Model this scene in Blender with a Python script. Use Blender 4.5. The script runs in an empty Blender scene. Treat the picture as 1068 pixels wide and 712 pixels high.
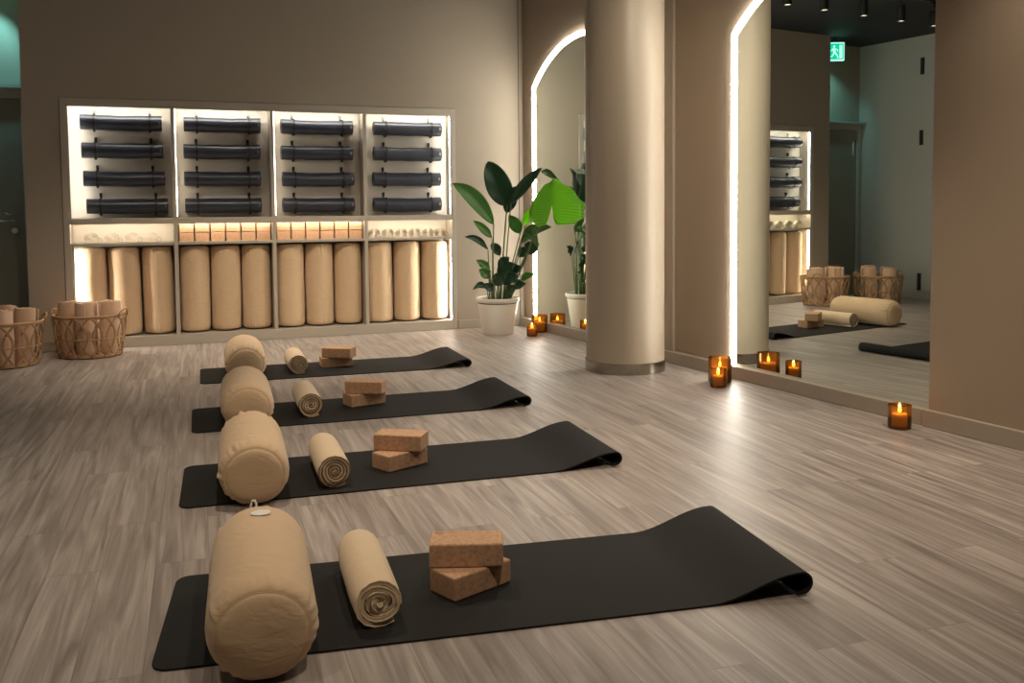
import bpy, bmesh, math, random
from mathutils import Vector, Matrix
PI = math.pi
random.seed(7)
sc = bpy.context.scene
C = sc.collection

# ------------------------------------------------------------------ frame
# metres; the camera stands at (0,0,1.15) and looks along +Y
S = 1.15
F, CY, PITCH, ROLL = 972.65, 274.67, 0.05837, -0.00913
AB, OB = 1.92838, 7.449 * S          # back wall: normal angle, distance
AM, OM = 0.44415, 3.998         # right (mirror) wall
ER = Vector((math.sin(AB), -math.cos(AB), 0)); NB = Vector((math.cos(AB), math.sin(AB), 0))
EM = Vector((math.sin(AM), -math.cos(AM), 0)); NM = Vector((math.cos(AM), math.sin(AM), 0))
RB = math.atan2(ER.y, ER.x)          # rotation of things lined up with the back wall
RM = math.atan2(EM.y, EM.x)          # ... with the right wall
CAM = Vector((0, 0, S))
_f = Vector((0, math.cos(PITCH), -math.sin(PITCH))); _u = Vector((0, math.sin(PITCH), math.cos(PITCH))); _x = Vector((1, 0, 0))
CX2 = math.cos(ROLL) * _x + math.sin(ROLL) * _u
CU2 = -math.sin(ROLL) * _x + math.cos(ROLL) * _u
def ray(px, py): return _f + CX2 * ((px - 534) / F) - CU2 * ((py - CY) / F)
def G(px, py, z=0.0):                 # survey point on a horizontal plane
    d = ray(px, py); return CAM + d * ((z - S) / d.z)
def Y(px, py, y):                     # survey point at a given depth
    d = ray(px, py); return CAM + d * (y / d.y)
def MS(px, py, d=-0.045):             # position along the right wall of a survey ray
    r = ray(px, py); n = Vector((math.cos(AM), math.sin(AM), 0)); p = CAM + r * ((OM - d - CAM.dot(n)) / r.dot(n)); return p.dot(Vector((math.sin(AM), -math.cos(AM), 0)))
def BW(s, z, d=0.0): p = ER * s + NB * (OB - d); p.z = z; return p
def MW(s, z, d=0.0): p = EM * s + NM * (OM - d); p.z = z; return p

def lin(c):
    c /= 255.0
    return c / 12.92 if c <= 0.04045 else ((c + 0.055) / 1.055) ** 2.4
def RGB(r, g, b): return (lin(r), lin(g), lin(b), 1.0)

# ------------------------------------------------------------------ materials
def new_mat(name):
    m = bpy.data.materials.new(name); m.use_nodes = True
    nt = m.node_tree; return m, nt, nt.nodes['Principled BSDF']
def plain(name, col, rough=0.6, metal=0.0, spec=0.5, noise=0.0, nscale=8.0, bump=0.0, bscale=300.0, emit=None, estr=0.0, sheen=0.0):
    m, nt, b = new_mat(name)
    b.inputs['Base Color'].default_value = col; b.inputs['Roughness'].default_value = rough
    b.inputs['Metallic'].default_value = metal; b.inputs['Specular IOR Level'].default_value = spec
    if sheen: b.inputs['Sheen Weight'].default_value = sheen
    tc = nt.nodes.new('ShaderNodeTexCoord')
    if noise:
        n = nt.nodes.new('ShaderNodeTexNoise'); n.inputs['Scale'].default_value = nscale; n.inputs['Detail'].default_value = 4
        nt.links.new(tc.outputs['Object'], n.inputs['Vector'])
        mx = nt.nodes.new('ShaderNodeMix'); mx.data_type = 'RGBA'
        mx.inputs[6].default_value = tuple(max(0, c * (1 - noise)) for c in col[:3]) + (1,)
        mx.inputs[7].default_value = tuple(min(1, c * (1 + noise)) for c in col[:3]) + (1,)
        nt.links.new(n.outputs['Fac'], mx.inputs[0]); nt.links.new(mx.outputs[2], b.inputs['Base Color'])
    if bump:
        n2 = nt.nodes.new('ShaderNodeTexNoise'); n2.inputs['Scale'].default_value = bscale; n2.inputs['Detail'].default_value = 3
        nt.links.new(tc.outputs['Object'], n2.inputs['Vector'])
        bp = nt.nodes.new('ShaderNodeBump'); bp.inputs['Strength'].default_value = bump; bp.inputs['Distance'].default_value = 0.002
        nt.links.new(n2.outputs['Fac'], bp.inputs['Height']); nt.links.new(bp.outputs['Normal'], b.inputs['Normal'])
    if emit:
        b.inputs['Emission Color'].default_value = emit; b.inputs['Emission Strength'].default_value = estr
    return m

M = {}
M['wall'] = plain('greige_paint', (0.385, 0.325, 0.255, 1), 0.75, noise=0.04, nscale=1.3, bump=0.15, bscale=120)
M['wall_dark'] = plain('brown_paint', (0.355, 0.278, 0.205, 1), 0.7, noise=0.04, nscale=1.3, bump=0.15, bscale=120)
M['wall_pale'] = plain('pale_grey_paint', (0.46, 0.46, 0.42, 1), 0.6, noise=0.03, nscale=1.0, bump=0.1, bscale=120)
M['ceiling'] = plain('black_ceiling_paint', (0.018, 0.018, 0.022, 1), 0.7, noise=0.1, nscale=2)
M['column'] = plain('satin_column_paint', (0.46, 0.39, 0.30, 1), 0.42, noise=0.02, nscale=1.0)
M['trim'] = plain('taupe_trim', (0.37, 0.32, 0.26, 1), 0.45)
M['steel'] = plain('brushed_steel', (0.40, 0.37, 0.32, 1), 0.16, metal=1.0, noise=0.05, nscale=60)
M['chrome'] = plain('chrome', (0.8, 0.8, 0.78, 1), 0.12, metal=1.0)
M['mirror'] = plain('mirror_glass', (0.74, 0.775, 0.72, 1), 0.0, metal=1.0)
M['led'] = plain('led_diffuser', (0.9, 0.9, 0.9, 1), 0.4, emit=(1.0, 0.94, 0.82, 1), estr=32.0)
M['led_shelf'] = plain('shelf_led', (0.9, 0.9, 0.9, 1), 0.4, emit=(1.0, 0.95, 0.85, 1), estr=32.0)
M['led_side'] = plain('side_shelf_led', (0.9, 0.9, 0.9, 1), 0.4, emit=(1.0, 0.92, 0.80, 1), estr=95.0)
M['led_warm'] = plain('warm_shelf_led', (0.9, 0.9, 0.9, 1), 0.4, emit=(1.0, 0.86, 0.68, 1), estr=26.0)
M['cabinet'] = plain('cabinet_lacquer', (0.45, 0.40, 0.33, 1), 0.45, noise=0.02, nscale=2)
M['cab_back'] = plain('cabinet_back_cream', (0.60, 0.56, 0.49, 1), 0.55)
M['mat'] = plain('charcoal_rubber', (0.0115, 0.011, 0.0102, 1), 0.8, spec=0.28, noise=0.12, nscale=25, bump=0.35, bscale=500)
M['roll'] = plain('black_rubber_roll', (0.036, 0.042, 0.060, 1), 0.30, spec=0.5, noise=0.2, nscale=18, bump=0.3, bscale=200)
M['strap'] = plain('black_webbing', (0.012, 0.012, 0.013, 1), 0.6)
M['hook'] = plain('grey_buckle', (0.30, 0.30, 0.30, 1), 0.3, metal=0.8)
M['canvas'] = plain('tan_canvas', (0.64, 0.465, 0.295, 1), 0.85, spec=0.25, noise=0.05, nscale=12, bump=0.3, bscale=420, sheen=0.15)
def wrinkle(m):
    nt = m.node_tree; b = nt.nodes['Principled BSDF']; prev = b.inputs['Normal'].links[0].from_socket
    tc = nt.nodes.new('ShaderNodeTexCoord'); n = nt.nodes.new('ShaderNodeTexNoise'); n.inputs['Scale'].default_value = 7; n.inputs['Detail'].default_value = 3; n.inputs['Distortion'].default_value = 1.4
    mp = nt.nodes.new('ShaderNodeMapping'); mp.inputs['Scale'].default_value = (1, 1, 1.8); nt.links.new(tc.outputs['Object'], mp.inputs[0]); nt.links.new(mp.outputs[0], n.inputs['Vector'])
    bp = nt.nodes.new('ShaderNodeBump'); bp.inputs['Strength'].default_value = 0.35; bp.inputs['Distance'].default_value = 0.02
    nt.links.new(n.outputs['Fac'], bp.inputs['Height']); nt.links.new(prev, bp.inputs['Normal']); nt.links.new(bp.outputs['Normal'], b.inputs['Normal'])
wrinkle(M['canvas'])
M['canvas_end'] = plain('olive_tan_canvas', (0.50, 0.375, 0.215, 1), 0.85, spec=0.25, noise=0.05, nscale=12, bump=0.3, bscale=420, sheen=0.15)
M['blanket'] = plain('cream_cotton', (0.68, 0.535, 0.36, 1), 0.9, spec=0.2, noise=0.07, nscale=30, bump=0.5, bscale=260, sheen=0.2)
M['hem'] = plain('brown_binding', (0.23, 0.145, 0.09, 1), 0.85)
M['towel'] = plain('beige_fleece', (0.70, 0.475, 0.325, 1), 0.95, spec=0.15, noise=0.1, nscale=40, bump=0.7, bscale=180, sheen=0.3)
M['wicker'] = plain('wicker', (0.43, 0.26, 0.13, 1), 0.6, noise=0.25, nscale=30)
M['pot'] = plain('white_ceramic', (0.74, 0.69, 0.60, 1), 0.32)
M['soil'] = plain('potting_soil', (0.03, 0.02, 0.012, 1), 0.95, noise=0.5, nscale=60, bump=0.8, bscale=80)
M['stem'] = plain('plant_stem', (0.07, 0.13, 0.03, 1), 0.45)
M['white'] = plain('white_label', (0.78, 0.76, 0.70, 1), 0.6)
M['belt'] = plain('cream_webbing', (0.70, 0.63, 0.50, 1), 0.8)
M['black_metal'] = plain('black_metal', (0.012, 0.012, 0.013, 1), 0.4)
M['wax'] = plain('candle_wax', (0.85, 0.68, 0.42, 1), 0.5, emit=(1.0, 0.68, 0.28, 1), estr=0.16)  # faint emission stands in for flame light soaking through the wax
M['flame'] = plain('candle_flame', (1, 0.8, 0.4, 1), 0.5, emit=(1.0, 0.70, 0.25, 1), estr=30.0)
M['lens'] = plain('spot_lens', (0.9, 0.85, 0.7, 1), 0.4, emit=(1.0, 0.80, 0.52, 1), estr=2.2)
M['sign_green'] = plain('sign_green', (0.0, 0.45, 0.30, 1), 0.4, emit=(0.0, 0.75, 0.45, 1), estr=0.75)
M['sign_white'] = plain('sign_white', (0.8, 0.9, 0.85, 1), 0.4, emit=(0.45, 1.0, 0.85, 1), estr=0.95)
M['door'] = plain('grey_door', (0.27, 0.26, 0.215, 1), 0.45, noise=0.03, nscale=2)
M['dark_strip'] = plain('dark_strip', (0.06, 0.055, 0.05, 1), 0.6)

def cork():
    m, nt, b = new_mat('cork')
    tc = nt.nodes.new('ShaderNodeTexCoord'); v = nt.nodes.new('ShaderNodeTexVoronoi'); v.inputs['Scale'].default_value = 190
    n = nt.nodes.new('ShaderNodeTexNoise'); n.inputs['Scale'].default_value = 90; n.inputs['Detail'].default_value = 6
    nt.links.new(tc.outputs['Object'], v.inputs['Vector']); nt.links.new(tc.outputs['Object'], n.inputs['Vector'])
    r = nt.nodes.new('ShaderNodeValToRGB'); e = r.color_ramp.elements
    e[0].position = 0.30; e[0].color = (0.36, 0.205, 0.115, 1); e[1].position = 0.66; e[1].color = (0.56, 0.345, 0.21, 1)
    a = nt.nodes.new('ShaderNodeMath'); a.operation = 'MULTIPLY_ADD'; a.inputs[1].default_value = 0.22
    sp = nt.nodes.new('ShaderNodeSeparateColor'); nt.links.new(v.outputs['Color'], sp.inputs[0])
    nt.links.new(sp.outputs[0], a.inputs[0]); nt.links.new(n.outputs['Fac'], a.inputs[2])
    nt.links.new(a.outputs[0], r.inputs['Fac']); nt.links.new(r.outputs['Color'], b.inputs['Base Color'])
    b.inputs['Roughness'].default_value = 0.8; b.inputs['Specular IOR Level'].default_value = 0.3
    bp = nt.nodes.new('ShaderNodeBump'); bp.inputs['Strength'].default_value = 0.35; bp.inputs['Distance'].default_value = 0.001
    nt.links.new(n.outputs['Fac'], bp.inputs['Height']); nt.links.new(bp.outputs['Normal'], b.inputs['Normal'])
    return m
M['cork'] = cork()

def amber():
    m = bpy.data.materials.new('amber_glass'); m.use_nodes = True; nt = m.node_tree; nt.nodes.clear()
    o = nt.nodes.new('ShaderNodeOutputMaterial'); t = nt.nodes.new('ShaderNodeBsdfTransparent'); t.inputs[0].default_value = (0.66, 0.42, 0.17, 1)
    d = nt.nodes.new('ShaderNodeBsdfTranslucent'); d.inputs[0].default_value = (0.72, 0.42, 0.17, 1)
    g = nt.nodes.new('ShaderNodeBsdfGlossy'); g.inputs['Roughness'].default_value = 0.06; g.inputs[0].default_value = (0.9, 0.85, 0.8, 1)
    m1 = nt.nodes.new('ShaderNodeMixShader'); m1.inputs[0].default_value = 0.16
    fr = nt.nodes.new('ShaderNodeFresnel'); fr.inputs[0].default_value = 1.45
    m2 = nt.nodes.new('ShaderNodeMixShader')
    nt.links.new(t.outputs[0], m1.inputs[1]); nt.links.new(d.outputs[0], m1.inputs[2])
    nt.links.new(fr.outputs[0], m2.inputs[0]); nt.links.new(m1.outputs[0], m2.inputs[1]); nt.links.new(g.outputs[0], m2.inputs[2])
    nt.links.new(m2.outputs[0], o.inputs[0]); return m
M['amber'] = amber()

def leafmat(name, col, tr, mixf):
    m = bpy.data.materials.new(name); m.use_nodes = True; nt = m.node_tree; b = nt.nodes['Principled BSDF']; o = nt.nodes['Material Output']
    tc = nt.nodes.new('ShaderNodeTexCoord'); w = nt.nodes.new('ShaderNodeTexWave'); w.inputs['Scale'].default_value = 6.5; w.inputs['Distortion'].default_value = 0.5
    w.bands_direction = 'Y'; nt.links.new(tc.outputs['UV'], w.inputs['Vector'])
    mx = nt.nodes.new('ShaderNodeMix'); mx.data_type = 'RGBA'; mx.inputs[6].default_value = tuple(c * 0.82 for c in col[:3]) + (1,); mx.inputs[7].default_value = col
    nt.links.new(w.outputs['Fac'], mx.inputs[0]); nt.links.new(mx.outputs[2], b.inputs['Base Color'])
    b.inputs['Roughness'].default_value = 0.32
    t = nt.nodes.new('ShaderNodeBsdfTranslucent'); t.inputs[0].default_value = tr
    ms = nt.nodes.new('ShaderNodeMixShader'); ms.inputs[0].default_value = mixf
    tm = nt.nodes.new('ShaderNodeMix'); tm.data_type = 'RGBA'; tm.inputs[6].default_value = tuple(c * 0.76 for c in tr[:3]) + (1,); tm.inputs[7].default_value = tr
    nt.links.new(w.outputs['Fac'], tm.inputs[0]); nt.links.new(tm.outputs[2], t.inputs[0])
    nt.links.new(b.outputs[0], ms.inputs[1]); nt.links.new(t.outputs[0], ms.inputs[2]); nt.links.new(ms.outputs[0], o.inputs[0]); return m
M['leaf_dark'] = leafmat('dark_leaf', (0.018, 0.060, 0.026, 1), (0.06, 0.18, 0.02, 1), 0.12)
M['leaf_mid'] = leafmat('green_leaf', (0.085, 0.21, 0.05, 1), (0.14, 0.42, 0.03, 1), 0.3)
M['leaf_lime'] = leafmat('backlit_lime_leaf', (0.20, 0.50, 0.03, 1), (0.50, 0.95, 0.08, 1), 0.5)  # LED light shining through the leaf is put into this brighter lime

def floor_mat():
    m, nt, b = new_mat('vinyl_planks')
    tc = nt.nodes.new('ShaderNodeTexCoord'); mp = nt.nodes.new('ShaderNodeMapping')
    mp.inputs['Rotation'].default_value = (0, 0, -math.radians(108.5))
    nt.links.new(tc.outputs['Object'], mp.inputs['Vector'])
    br = nt.nodes.new('ShaderNodeTexBrick'); br.offset = 0.37; br.offset_frequency = 2; br.squash = 1.0
    br.inputs['Scale'].default_value = 1.0; br.inputs['Brick Width'].default_value = 1.22; br.inputs['Row Height'].default_value = 0.165
    br.inputs['Mortar Size'].default_value = 0.0016; br.inputs['Mortar Smooth'].default_value = 0.3; br.inputs['Bias'].default_value = 0.0
    br.inputs['Color1'].default_value = (0, 0, 0, 1); br.inputs['Color2'].default_value = (1, 1, 1, 1); br.inputs['Mortar'].default_value = (0.5, 0.5, 0.5, 1)
    nt.links.new(mp.outputs[0], br.inputs['Vector'])
    # grain, stretched along the plank, shifted per plank
    off = nt.nodes.new('ShaderNodeVectorMath'); off.operation = 'MULTIPLY_ADD'
    off.inputs[1].default_value = (3.0, 7.0, 5.0); nt.links.new(br.outputs['Color'], off.inputs[0]); nt.links.new(mp.outputs[0], off.inputs[2])
    st = nt.nodes.new('ShaderNodeMapping'); st.inputs['Scale'].default_value = (0.62, 11.0, 1.0); nt.links.new(off.outputs[0], st.inputs['Vector'])
    n1 = nt.nodes.new('ShaderNodeTexNoise'); n1.inputs['Scale'].default_value = 1.6; n1.inputs['Detail'].default_value = 6; n1.inputs['Roughness'].default_value = 0.52; n1.inputs['Distortion'].default_value = 1.6
    nt.links.new(st.outputs[0], n1.inputs['Vector'])
    st2 = nt.nodes.new('ShaderNodeMapping'); st2.inputs['Scale'].default_value = (1.3, 62.0, 1.0); nt.links.new(off.outputs[0], st2.inputs['Vector'])
    n2 = nt.nodes.new('ShaderNodeTexNoise'); n2.inputs['Scale'].default_value = 2.0; n2.inputs['Detail'].default_value = 5
    nt.links.new(st2.outputs[0], n2.inputs['Vector'])
    rmp = nt.nodes.new('ShaderNodeValToRGB'); e = rmp.color_ramp.elements
    e[0].position = 0.26; e[0].color = (0.18, 0.150, 0.132, 1); e[1].position = 0.74; e[1].color = (0.48, 0.43, 0.395, 1)
    el = rmp.color_ramp.elements.new(0.5); el.color = (0.32, 0.276, 0.247, 1)
    nt.links.new(n1.outputs['Fac'], rmp.inputs['Fac'])
    # plank tone
    hs = nt.nodes.new('ShaderNodeMix'); hs.data_type = 'RGBA'; hs.blend_type = 'MULTIPLY'; hs.inputs[0].default_value = 1.0
    tone = nt.nodes.new('ShaderNodeValToRGB'); te = tone.color_ramp.elements
    te[0].color = (0.90, 0.89, 0.88, 1); te[1].color = (1.08, 1.08, 1.08, 1)
    nt.links.new(br.outputs['Color'], tone.inputs['Fac']); nt.links.new(rmp.outputs['Color'], hs.inputs[6]); nt.links.new(tone.outputs['Color'], hs.inputs[7])
    fine = nt.nodes.new('ShaderNodeMix'); fine.data_type = 'RGBA'; fine.blend_type = 'MULTIPLY'; fine.inputs[0].default_value = 1.0
    fr = nt.nodes.new('ShaderNodeValToRGB'); fe = fr.color_ramp.elements; fe[0].position = 0.36; fe[0].color = (0.89, 0.885, 0.88, 1); fe[1].position = 0.65; fe[1].color = (1.06, 1.06, 1.06, 1)
    nt.links.new(n2.outputs['Fac'], fr.inputs['Fac']); nt.links.new(hs.outputs[2], fine.inputs[6]); nt.links.new(fr.outputs['Color'], fine.inputs[7])
    seam = nt.nodes.new('ShaderNodeMix'); seam.data_type = 'RGBA'; seam.inputs[7].default_value = (0.13, 0.105, 0.085, 1)
    sm = nt.nodes.new('ShaderNodeMath'); sm.operation = 'MULTIPLY'; sm.inputs[1].default_value = 0.5
    nt.links.new(br.outputs['Fac'], sm.inputs[0]); nt.links.new(sm.outputs[0], seam.inputs[0]); nt.links.new(fine.outputs[2], seam.inputs[6])
    nt.links.new(seam.outputs[2], b.inputs['Base Color'])
    rr = nt.nodes.new('ShaderNodeMapRange'); rr.inputs['To Min'].default_value = 0.36; rr.inputs['To Max'].default_value = 0.54
    nt.links.new(n2.outputs['Fac'], rr.inputs['Value']); nt.links.new(rr.outputs[0], b.inputs['Roughness'])
    b.inputs['Specular IOR Level'].default_value = 0.5
    bp = nt.nodes.new('ShaderNodeBump'); bp.inputs['Strength'].default_value = 0.22; bp.inputs['Distance'].default_value = 0.0015
    nt.links.new(n2.outputs['Fac'], bp.inputs['Height'])
    bp2 = nt.nodes.new('ShaderNodeBump'); bp2.invert = True; bp2.inputs['Strength'].default_value = 0.5; bp2.inputs['Distance'].default_value = 0.001
    nt.links.new(br.outputs['Fac'], bp2.inputs['Height']); nt.links.new(bp.outputs['Normal'], bp2.inputs['Normal'])
    nt.links.new(bp2.outputs['Normal'], b.inputs['Normal'])
    return m
M['floor'] = floor_mat()

# ------------------------------------------------------------------ mesh builder
class MB:
    def __init__(s): s.v = []; s.f = []; s.uv = None
    def add(s, verts, faces):
        o = len(s.v); s.v += [tuple(v) for v in verts]; s.f += [tuple(i + o for i in f) for f in faces]; return s
    def box(s, x0, x1, y0, y1, z0, z1):
        return s.add([(x, y, z) for z in (z0, z1) for y in (y0, y1) for x in (x0, x1)],
                     [(0, 2, 3, 1), (4, 5, 7, 6), (0, 1, 5, 4), (2, 6, 7, 3), (0, 4, 6, 2), (1, 3, 7, 5)])
    def frame_box(s, o, ex, ey, x0, x1, y0, y1, z0, z1):   # box along given horizontal axes
        o = Vector(o); vs = []
        for z in (z0, z1):
            for y in (y0, y1):
                for x in (x0, x1):
                    p = o + ex * x + ey * y; vs.append((p.x, p.y, z))
        return s.add(vs, [(0, 2, 3, 1), (4, 5, 7, 6), (0, 1, 5, 4), (2, 6, 7, 3), (0, 4, 6, 2), (1, 3, 7, 5)])
    def rings(s, rings, closed=True, cap0=True, cap1=True):
        n = len(rings[0]); vs = [p for r in rings for p in r]; fs = []
        for i in range(len(rings) - 1):
            for j in range(n if closed else n - 1):
                k = (j + 1) % n
                fs.append((i * n + j, i * n + k, (i + 1) * n + k, (i + 1) * n + j))
        if closed and cap0: fs.append(tuple(range(n - 1, -1, -1)))
        if closed and cap1: fs.append(tuple((len(rings) - 1) * n + j for j in range(n)))
        return s.add(vs, fs)
    def lathe(s, prof, n=32, c=(0, 0), cap0=True, cap1=True):
        return s.rings([[(c[0] + r * math.cos(2 * PI * j / n), c[1] + r * math.sin(2 * PI * j / n), z) for j in range(n)] for r, z in prof], True, cap0, cap1)
    def tube(s, pts, r, n=8, closed=False):
        pts = [Vector(p) for p in pts]; m = len(pts); R = []
        for i, p in enumerate(pts):
            if closed: t = pts[(i + 1) % m] - pts[i - 1]
            else: t = pts[min(i + 1, m - 1)] - pts[max(i - 1, 0)]
            t = t.normalized() if t.length > 1e-9 else Vector((0, 0, 1))
            a = Vector((0, 0, 1)) if abs(t.z) < 0.9 else Vector((1, 0, 0))
            u = t.cross(a).normalized(); w = u.cross(t)
            rr = r[i] if isinstance(r, (list, tuple)) else r
            R.append([tuple(p + u * (rr * math.cos(2 * PI * j / n)) + w * (rr * math.sin(2 * PI * j / n))) for j in range(n)])
        if closed: R.append(R[0]); return s.rings(R, True, False, False)
        return s.rings(R)
    def build(s, name, mat, parent=None, smooth=False, bevel=0.0, seg=2, angle=None, loc=None, rotz=None):
        me = bpy.data.meshes.new(name); me.from_pydata(s.v, [], s.f); me.update()
        bm = bmesh.new(); bm.from_mesh(me); bmesh.ops.recalc_face_normals(bm, faces=bm.faces); bm.to_mesh(me); bm.free()
        for m in (mat if isinstance(mat, (list, tuple)) else [mat]): me.materials.append(m)
        o = bpy.data.objects.new(name, me); C.objects.link(o)
        if parent: o.parent = parent
        if loc is not None: o.location = loc
        if rotz is not None: o.rotation_euler = (0, 0, rotz)
        if smooth:
            me.polygons.foreach_set('use_smooth', [True] * len(me.polygons))
            if angle: me.set_sharp_from_angle(angle=math.radians(angle))
        if bevel:
            b = o.modifiers.new('bevel', 'BEVEL'); b.width = bevel; b.segments = seg; b.limit_method = 'ANGLE'; b.angle_limit = math.radians(40)
        return o

def empty(name, loc, rotz=0.0):
    o = bpy.data.objects.new(name, None); C.objects.link(o); o.empty_display_size = 0.1
    o.location = loc; o.rotation_euler = (0, 0, rotz); return o
def tag(o, label, cat, group=None):
    o['label'] = label; o['category'] = cat
    if group: o['group'] = group
    return o
def struct(o): o['kind'] = 'structure'; return o
def copy_tree(o, parent=None):
    c = o.copy(); C.objects.link(c)
    if parent: c.parent = parent
    for ch in list(o.children): copy_tree(ch, c)
    return c

# ------------------------------------------------------------------ room shell
CEIL = 3.20
EY_B = -NB; EY_M = -NM               # into the room
SL, SR, SC = -1.049, 3.40, 3.318     # back wall: left end, right end, corner
U0, U1 = -0.775, 2.640               # niche for the wall unit
UTOP = 2.105
LW = -2.05                            # left wall
ALC = 0.385                           # depth of the alcove behind the back wall plane

mb = MB(); mb.add([(-14, -6, 0), (14, -6, 0), (14, 14, 0), (-14, 14, 0), (-14, -6, -.1), (14, -6, -.1), (14, 14, -.1), (-14, 14, -.1)],
                  [(0, 1, 2, 3), (7, 6, 5, 4), (0, 4, 5, 1), (1, 5, 6, 2), (2, 6, 7, 3), (3, 7, 4, 0)])
struct(mb.build('floor', M['floor']))
struct(MB().box(-14, 14, -6, 14, CEIL, CEIL + 0.1).build('ceiling', M['ceiling']))
ob0 = NB * OB
w = MB()
w.frame_box(ob0, ER, EY_B, SL, U0, -ALC, 0, 0, CEIL)
w.frame_box(ob0, ER, EY_B, U0, U1, -ALC, 0, UTOP, CEIL)
w.frame_box(ob0, ER, EY_B, U1, SR, -ALC, 0, 0, CEIL)
w.frame_box(ob0, ER, EY_B, U0, U1, -ALC, -0.345, 0, UTOP)
struct(w.build('wall_back', M['wall']))
struct(MB().frame_box(ob0, ER, EY_B, LW - 0.15, SL, -ALC - 0.12, -ALC, 0, CEIL).build('wall_alcove', M['wall']))
struct(MB().frame_box(ob0, ER, EY_B, LW - 0.15, LW, -ALC - 0.12, 12.5, 0, CEIL).build('wall_left', M['wall_pale']))
om0 = NM * OM
WD = -0.055
struct(MB().frame_box(om0, EM, EY_M, -8.30, 4.2, -0.25, WD, 0, CEIL).build('wall_right', M['wall_dark']))
PIER = MS(968.5, 420, -0.012)
struct(MB().frame_box(om0, EM, EY_M, PIER, 4.2, WD, -0.012, 0, CEIL).build('wall_pier', M['wall_dark'], bevel=0.004))
struct(MB().frame_box(ob0, ER, EY_B, LW, 7.5, 12.3, 12.5, 0, CEIL).build('wall_front', M['wall']))
# baseboards and the mirror curb
BH = 0.085
b = MB().frame_box(ob0, ER, EY_B, SL, U0, 0, 0.012, 0, BH)
struct(b.build('baseboard_left', M['trim'], bevel=0.003))
struct(MB().frame_box(ob0, ER, EY_B, U1, 3.29, 0, 0.012, 0, BH).build('baseboard_back', M['trim'], bevel=0.003))
struct(MB().frame_box(om0, EM, EY_M, -8.25, PIER - 0.02, WD, 0, 0, BH).build('trim_1', M['trim'], bevel=0.003))
struct(MB().frame_box(om0, EM, EY_M, PIER - 0.02, 4.2, WD, 0.012, 0, BH + 0.006).build('baseboard_right', M['trim'], bevel=0.004))
struct(MB().frame_box(om0, EM, EY_M, -8.275, -8.25, WD, -0.01, BH, CEIL).build('corner_strip', M['dark_strip']))  # narrow dark strip down the corner with the back wall

# round column with a steel foot ring
cc = Vector((0.803, 6.625, 0))
cr = 0.278
col = MB().lathe([(cr, 0.0), (cr, CEIL)], 96).build('column', M['column'], smooth=True, angle=40, loc=cc); struct(col)
ring = MB().lathe([(cr + .001, 0.001), (cr + 0.006, 0.001), (cr + 0.006, 0.078), (cr + .001, 0.078)], 96, cap0=False, cap1=False).build('steel_foot_ring', M['steel'], parent=col, smooth=True, angle=40)

# ------------------------------------------------------------------ arch mirrors
def arch_profile(s0, s1, z0, zs, rise, n=40, cut=None):
    half = (s1 - s0) / 2; R = (half * half + rise * rise) / (2 * rise); cx = (s0 + s1) / 2; cz = zs + rise - R
    a0 = math.asin(half / R); pts = [(s0, z0)]
    for i in range(n + 1):
        a = -a0 + 2 * a0 * i / n; x = cx + R * math.sin(a); z = cz + R * math.cos(a)
        if cut is not None and x > cut: pts.append((cut, z)); break
        pts.append((x, z))
    if cut is None: pts.append((s1, z0))
    return pts
def arch_mirror(s0, s1, cut, label):
    root = empty('arch_mirror', MW(s0, BH), RM)
    W = s1 - s0; cutl = None if cut is None else cut - s0
    zs, rise = 2.30 - BH, 0.37
    P = arch_profile(0, W, 0.0, zs, rise, cut=cutl)
    poly = list(P)
    if cut is not None: poly.append((cutl, 0.0))
    # local: x along the wall, -y into the room (EY_M), wall plane y = +0.055
    n = len(poly); yb, yf = 0.0545, 0.045
    mb = MB(); mb.add([(x, yb, z) for x, z in poly] + [(x, yf, z) for x, z in poly],
                      [tuple(range(n)), tuple(range(2 * n - 1, n - 1, -1))] + [(i, (i + 1) % n, n + (i + 1) % n, n + i) for i in range(n)])
    mb.build('mirror_glass', M['mirror'], root)
    # LED band along the rim
    bw = 0.039; path = [Vector((x, 0, z)) for x, z in P]; m = len(path); inn = []
    for i, p in enumerate(path):
        t0 = (path[i] - path[i - 1]).normalized() if i else None
        t1 = (path[i + 1] - path[i]).normalized() if i < m - 1 else None
        t0 = t0 or t1; t1 = t1 or t0
        t = (t0 + t1).normalized(); nrm = Vector((t.z, 0, -t.x)); k = 1 / max(0.5, nrm.dot(Vector((t0.z, 0, -t0.x))))
        inn.append(p + nrm * bw * k)
    if cut is not None: inn[-1].x = cutl
    vs = []; fs = []
    for i in range(m):
        for q, y in ((path[i], 0.045), (path[i], 0.036), (inn[i], 0.036), (inn[i], 0.045)): vs.append((q.x, y, q.z))
    for i in range(m - 1):
        for j in range(4): fs.append((i * 4 + j, i * 4 + (j + 1) % 4, i * 4 + 4 + (j + 1) % 4, i * 4 + 4 + j))
    fs += [(3, 2, 1, 0), tuple(4 * (m - 1) + j for j in range(4))]
    MB().add(vs, fs).build('led_strip', M['led'], root)
    return tag(root, label, 'mirror', 'arched mirrors with glowing rims')
A1, A2 = MS(557.5, 320), MS(763.5, 200)
arch_mirror(A1, A1 + 1.835, None, 'arched wall mirror with glowing rim behind the potted plant and column')
arch_mirror(A2, A2 + 1.838, PIER - 0.001, 'large arched mirror with glowing rim between the column and the brown pier')

# shallow pilaster strip behind the column
struct(MB().frame_box(om0, EM, EY_M, A2 - .92, A2 - .66, WD, -0.03, BH, CEIL).build('trim_2', M['wall'], bevel=0.004))

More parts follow.
